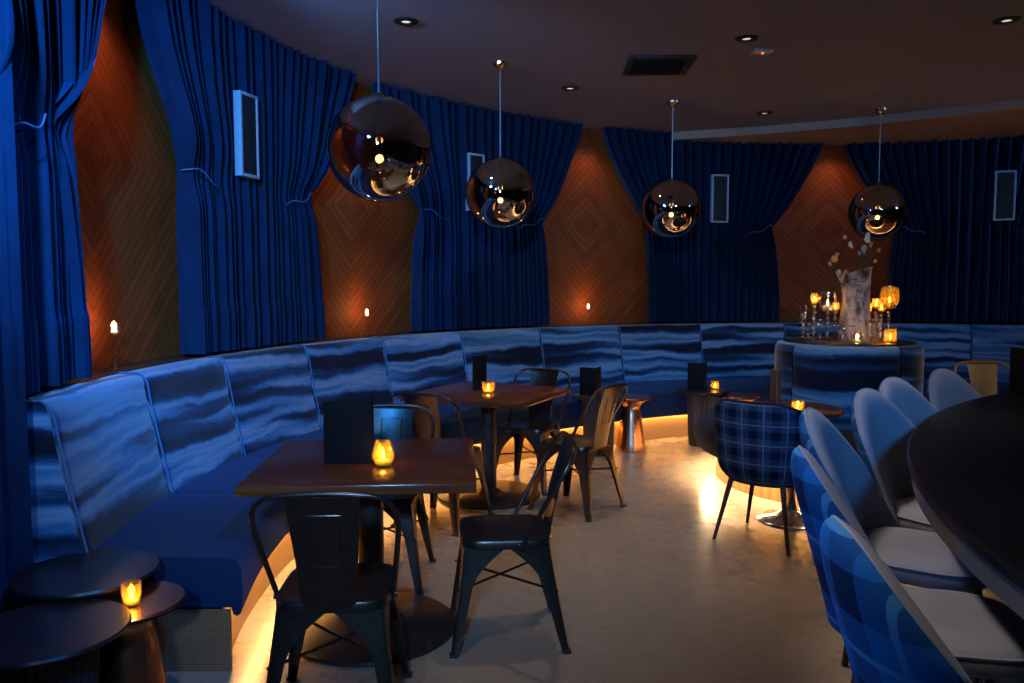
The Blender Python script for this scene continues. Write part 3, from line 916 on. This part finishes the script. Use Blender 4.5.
# ------------------------------------------------------------------ velvet bar chairs
def bar_chair(loc, rot, label):
    t = thing('bar_chair', label, 'chair', loc, rot, 'velvet chairs along the bar')
    hw, z0, H = .25, .425, 1.005
    NX, NZ = 30, 22
    def surf(s, f, off):
        zt = H - .21 * abs(s) ** 2.6 - .03 * s * s
        z = z0 + (zt - z0) * f
        k = (z - z0) / (H - z0)
        x = s * (.268 - .045 * k)
        y = -.225 - .15 * k ** 1.1 + x * x * (2.5 - 1.7 * k)
        rd = max(0, 1 - abs(s) ** 4.5) ** .5 * max(0, 1 - max(0, (f - .35) / .65) ** 5) ** .5
        return Vector((x, y + off * rd, z))
    def sn(i): return math.sin(PI / 2 * (-1 + 2 * i / NX))
    def sf(j): return math.sin(PI / 2 * j / NZ)
    for nm, off, mt in (('backrest', .055, M['velvet']), ('back_shell', -.055, M['plaidblue'])):
        g, u0 = [], []
        mid = []
        for i in range(NX + 1):
            s = sn(i)
            g.append([tuple(surf(s, sf(j), off)) for j in range(NZ + 1)])
            mid.append([tuple(surf(s, sf(j), off * .05)) for j in range(NZ + 1)])
            u0.append([(hw * s, surf(s, sf(j), 0).z) for j in range(NZ + 1)])
        m = MB(); m.grid(g, u0); m.grid(mid, u0, flip=True)
        m.grid([[r[0] for r in g], [r[0] for r in mid]])
        m.build(nm, mt, t, angle=60)
    pts = [tuple(surf(-1, j / 10, 0)) for j in range(10)] + [tuple(surf(math.sin(PI / 2 * (-1 + i / 20)), 1, 0)) for i in range(1, 40)] + [tuple(surf(1, 1 - j / 10, 0)) for j in range(1, 11)]
    m = MB(); m.tube(pts, .005, 6); m.build('piping', M['velvet'], t)
    m = MB(); m.super(.50, .49, [(.25, .490), (.16, .492), (.07, .488), (.028, .477), (.008, .457), (0, .432), (.006, .405), (.03, .390), (.24, .388)], e=3.4, n=64, c=(0, .045))
    m.build('seat', M['velvet'], t)
    n = 64; pts = []
    for k in range(n):
        a = 2 * PI * k / n; ca, sa = math.cos(a), math.sin(a); rr = (abs(ca) ** 3.4 + abs(sa) ** 3.4) ** (-1 / 3.4)
        pts.append((.243 * ca * rr, .045 + .238 * sa * rr, .459))
    m = MB(); m.tube(pts, .006, 6, closed=True); m.build('seat_piping', M['velvet'], t)
    for sx in (-1, 1):
        for sy in (-1, 1):
            m = MB(); x, y = sx * .17, .045 + sy * .17
            m.tube([(x, y, .40), (sx * .205, .045 + sy * .215, .0)], [.022, .012], 12); m.build('leg', M['darkwood'], t)
    return t
BC = (5.03, 1.0)
def place(x, y):   # rotation turning the chair front (+Y) to the bar centre
    return math.atan2(BC[1] - y, BC[0] - x) - PI / 2
bxy = [(.795, 1.765), (1.005, 2.565), (1.30, 3.30), (1.755, 3.88), (2.12, 4.38), (2.66, 4.86)]
labs = ['plaid-backed velvet bar chair nearest the camera, at the bottom edge of the picture',
        'plaid-backed velvet bar chair second from the camera along the bar',
        'velvet bar chair third from the camera along the bar, right of the plaid tub chair',
        'velvet bar chair fourth from the camera along the bar',
        'velvet bar chair fifth from the camera, beside the leftmost bend of the bar top',
        'velvet bar chair at the far side of the bar, left of the brass metal chair']
first = None
for (x, y), lab, tw in zip(bxy, labs, (6, 9, -2, -14, -12, -8)):
    rot = place(x, y) + RAD(tw)
    d = Vector((BC[0] - x, BC[1] - y)).normalized()
    loc = (x + d.x * .33, y + d.y * .33, 0)          # measured points are the tops of the backs
    if first is None: first = bar_chair(loc, rot, lab)
    else: dup(first, loc, rot, lab).scale = first.scale
    if first.scale.z == 1: first.scale = (1.05, 1.05, .972)

# ------------------------------------------------------------------ plaid tub chair
t = thing('tub_chair', 'navy plaid tub chair on slim dark legs, back to the camera in mid-room', 'chair', (1.51, 4.63, 0), math.atan2(.75, .66) - PI / 2)
def tub(al, f, off):
    k = abs(al) / RAD(118)
    zt = .845 - .22 * max(0, (k - .22) / .78) ** 1.5
    z = .36 + (zt - .36) * f
    g = (z - .36) / .475
    rx, ry = .235 + .055 * g ** .8, .235 + .05 * g ** .8
    b = 1 - .0 * f
    rd = max(0, 1 - max(0, (f - .6) / .4) ** 5) ** .5 * max(0, 1 - k ** 12) ** .5
    lowr = -.05 * max(0, 1 - f / .22) ** 2          # tucks in under the shell
    q = off * rd + lowr
    e = 2.25
    ca, sa = math.sin(al), -math.cos(al)
    rr = (abs(ca) ** e + abs(sa) ** e) ** (-1 / e)
    return Vector(((rx + q) * ca * rr, (ry + q) * sa * rr, z))
NA, NF = 44, 16
for nm, off, mt in (('back_shell', .03, M['plaidnavy']), ('inner_back', -.03, M['islandseat'])):
    g, mid, uv = [], [], []
    for i in range(NA + 1):
        al = RAD(-118 + 236 * i / NA)
        g.append([tuple(tub(al, j / NF, off)) for j in range(NF + 1)]); mid.append([tuple(tub(al, j / NF, off * .05)) for j in range(NF + 1)])
        uv.append([(al * .285, tub(al, j / NF, 0).z) for j in range(NF + 1)])
    m = MB(); m.grid(g, uv); m.grid(mid, uv, flip=True); m.grid([[r[0] for r in g], [r[0] for r in mid]])
    m.build(nm, mt, t, angle=60)
m = MB(); pts = [tuple(tub(RAD(-118 + 236 * i / NA), 1, 0)) for i in range(NA + 1)]; m.tube(pts, .007, 6); m.build('piping', M['islandseat'], t)
m = MB(); m.super(.44, .46, [(.22, .475), (.10, .475), (.04, .468), (.01, .45), (0, .42), (.01, .375), (.04, .36), (.215, .358)], e=2.8, n=56, c=(0, .02)); m.build('seat', M['islandseat'], t)
for sx in (-1, 1):
    for sy in (-1, 1):
        m = MB(); m.tube([(sx * .155, sy * .155, .365), (sx * .225, sy * .225, 0)], [.017, .009], 10); m.build('leg', M['darkwood'], t)

# ------------------------------------------------------------------ bar
BR = 4.75
BB = (5.9, 1.165)            # centre of the bar's curve
t = thing('bar_counter', 'large curved bar counter with glossy black top at the right', 'bar', (BB[0] - 4.2, BB[1], 0))
def arcgrid(sec, p0, p1, n=130):
    return [[(BB[0] + r * math.cos(RAD(p0 + (p1 - p0) * k / n)), BB[1] + r * math.sin(RAD(p0 + (p1 - p0) * k / n)), z) for r, z in sec] for k in range(n + 1)]
def bararc(name, sec, mat, p0=80, p1=205):
    m = MB(); g = arcgrid(sec, p0, p1); L = lenuv(sec)
    m.grid(g, [[(k * .1, l) for l in L] for k in range(len(g))])
    m.poly([p for p in g[0][:-1]]); m.poly([p for p in reversed(g[-1][:-1])])
    return m.build(name, mat, t, world=True)
def closed(s): return s + [s[0]]
bararc('bar_top', closed([(3.6, .78), (4.74, .78), (4.75, .788), (4.75, .811), (4.742, .82), (3.6, .82)]), M['bartop'])
bararc('edge_band', closed([(4.58, .705), (4.73, .705), (4.73, .779), (4.58, .779)]), M['barband'])
bararc('bar_front', closed([(3.75, 0), (4.0, 0), (4.0, .779), (3.75, .779)]), M['barfront'])
m = MB(); g = [p[0] for p in arcgrid([(4.2, .17)], 80, 205)]; m.tube(g, .02, 10)
for k in range(0, 131, 7):
    a = RAD(80 + 125 * k / 130); x, y = BB[0] + 4.2 * math.cos(a), BB[1] + 4.2 * math.sin(a)
    m.tube([(x, y, 0), (x, y, .17)], .012, 8)
m.build('foot_rail', M['brass'], t, world=True)

# ------------------------------------------------------------------ lighting
def area(name, loc, target, e, color, size, spread=180):
    L = bpy.data.lights.new(name, 'AREA'); L.energy = e; L.color = color; L.shape = 'DISK'; L.size = size; L.spread = RAD(spread)
    o = bpy.data.objects.new(name, L); COL.objects.link(o); o.location = loc
    d = Vector(target) - Vector(loc); o.rotation_euler = d.to_track_quat('-Z', 'Y').to_euler(); return o
def spot(name, loc, target, e, color, ang=60, blend=.6, r=.05):
    L = bpy.data.lights.new(name, 'SPOT'); L.energy = e; L.color = color; L.spot_size = RAD(ang); L.spot_blend = blend; L.shadow_soft_size = r
    o = bpy.data.objects.new(name, L); COL.objects.link(o); o.location = loc
    d = Vector(target) - Vector(loc); o.rotation_euler = d.to_track_quat('-Z', 'Y').to_euler(); return o
spot('blue_stage_light', (-1.3, 1.45, 2.95), (-1.95, 4.3, 1.9), 700, (.02, .30, 1.0), 66, .7, .07)
spot('blue_curtain_light', (.5, .5, 3.0), (-1.85, 2.9, 1.0), 300, (.02, .28, 1.0), 46, .7, .1)
spot('blue_chair_light', (-1.6, 2.6, 1.75), (.85, 2.0, .8), 110, (.005, .33, 1.0), 44, .6, .1)
spot('cyan_stage_light', (-.2, -1.5, 2.5), (-.5, 7.2, .85), 720, (.25, .55, 1.0), 47, .7, .15)
spot('blue_far_light', (2.2, .6, 3.0), (2.9, 8.6, 1.0), 160, (.16, .5, 1.0), 52, .8, .15)
spot('blue_velvet_light', (1.5, -1.2, 2.9), (1.7, 3.6, 1.1), 600, (.04, .34, 1.0), 20, .8, .45)
spot('curtain_rake_light', (-1.5, 3.7, 3.05), (.9, 8.2, 2.3), 200, (.14, .42, 1.0), 62, .8, .06)  # added side light to bring out the curtain folds, no lamp there
spot('curtain_rake_light', (7.2, 4.6, 3.05), (3.2, 8.9, 2.2), 200, (.16, .42, 1.0), 66, .8, .06)  # second added side light for the folds, from the right
for x, y, e in [(-.684, 5.272, 50), (.502, 7.02, 45), (1.62, 5.63, 60), (2.5, 8.02, 20), (3.18, 5.25, 50)]:
    spot('downlight_beam', (x, y, ZC - .02), (x, y, 0), e, (1.0, .74, .50), 100, .9)
for x, y, e in [(.5, 3.9, 50), (.2, 1.6, 12), (.7, 5.0, 50)]:
    spot('warm_fill_beam', (x, y, ZC - .03), (x, y, 0), e, (1.0, .76, .54), 70, .9)  # fill added to brighten the floor, no ceiling fitting at these points
for x, y in bxy[:5]:
    d = Vector((BC[0] - x, BC[1] - y)).normalized()
    spot('seat_downlight_beam', (x - d.x * 1.15, y - d.y * 1.15, ZC - .03), (x + d.x * .40, y + d.y * .40, .5), 230, (1.0, .84, .72), 24, .9, .2)
spot('warm_fill_beam', (-.55, 1.7, ZC - .03), (-.75, 2.4, .4), 45, (1.0, .78, .58), 60, .9)  # fill added for the side tables and near chair, no fitting there
for b in BAYS:
    x, y = pol(b, 5.2); tx, ty = pol(b, 5.45)
    spot('bay_wash_beam', (x, y, ZC - .12), (tx, ty, 1.5), 16 if b > 140 else 7, (1.0, .48, .18), 120, 1.0)  # warm light added on each wood bay, not a fitted lamp

w = bpy.data.worlds.new('night'); scene.world = w; w.use_nodes = True
w.node_tree.nodes['Background'].inputs[0].default_value = (.25, .3, .5, 1)
w.node_tree.nodes['Background'].inputs[1].default_value = .03

# ------------------------------------------------------------------ camera
cam = bpy.data.cameras.new('camera'); co = bpy.data.objects.new('camera', cam); COL.objects.link(co)
cam.sensor_width = 36; cam.lens = 796 / 1024 * 36; cam.clip_start = .05
T = math.atan((341.5 - 285) / 796)
co.location = (0, 0, 1.5); co.rotation_euler = (PI / 2 - T, 0, 0)
scene.camera = co
vs = scene.view_settings
vs.view_transform = 'Standard'; vs.look = 'None'; vs.exposure = 0; vs.gamma = 1; vs.use_curve_mapping = False
scene.cycles.max_bounces = 8; scene.cycles.transparent_max_bounces = 16
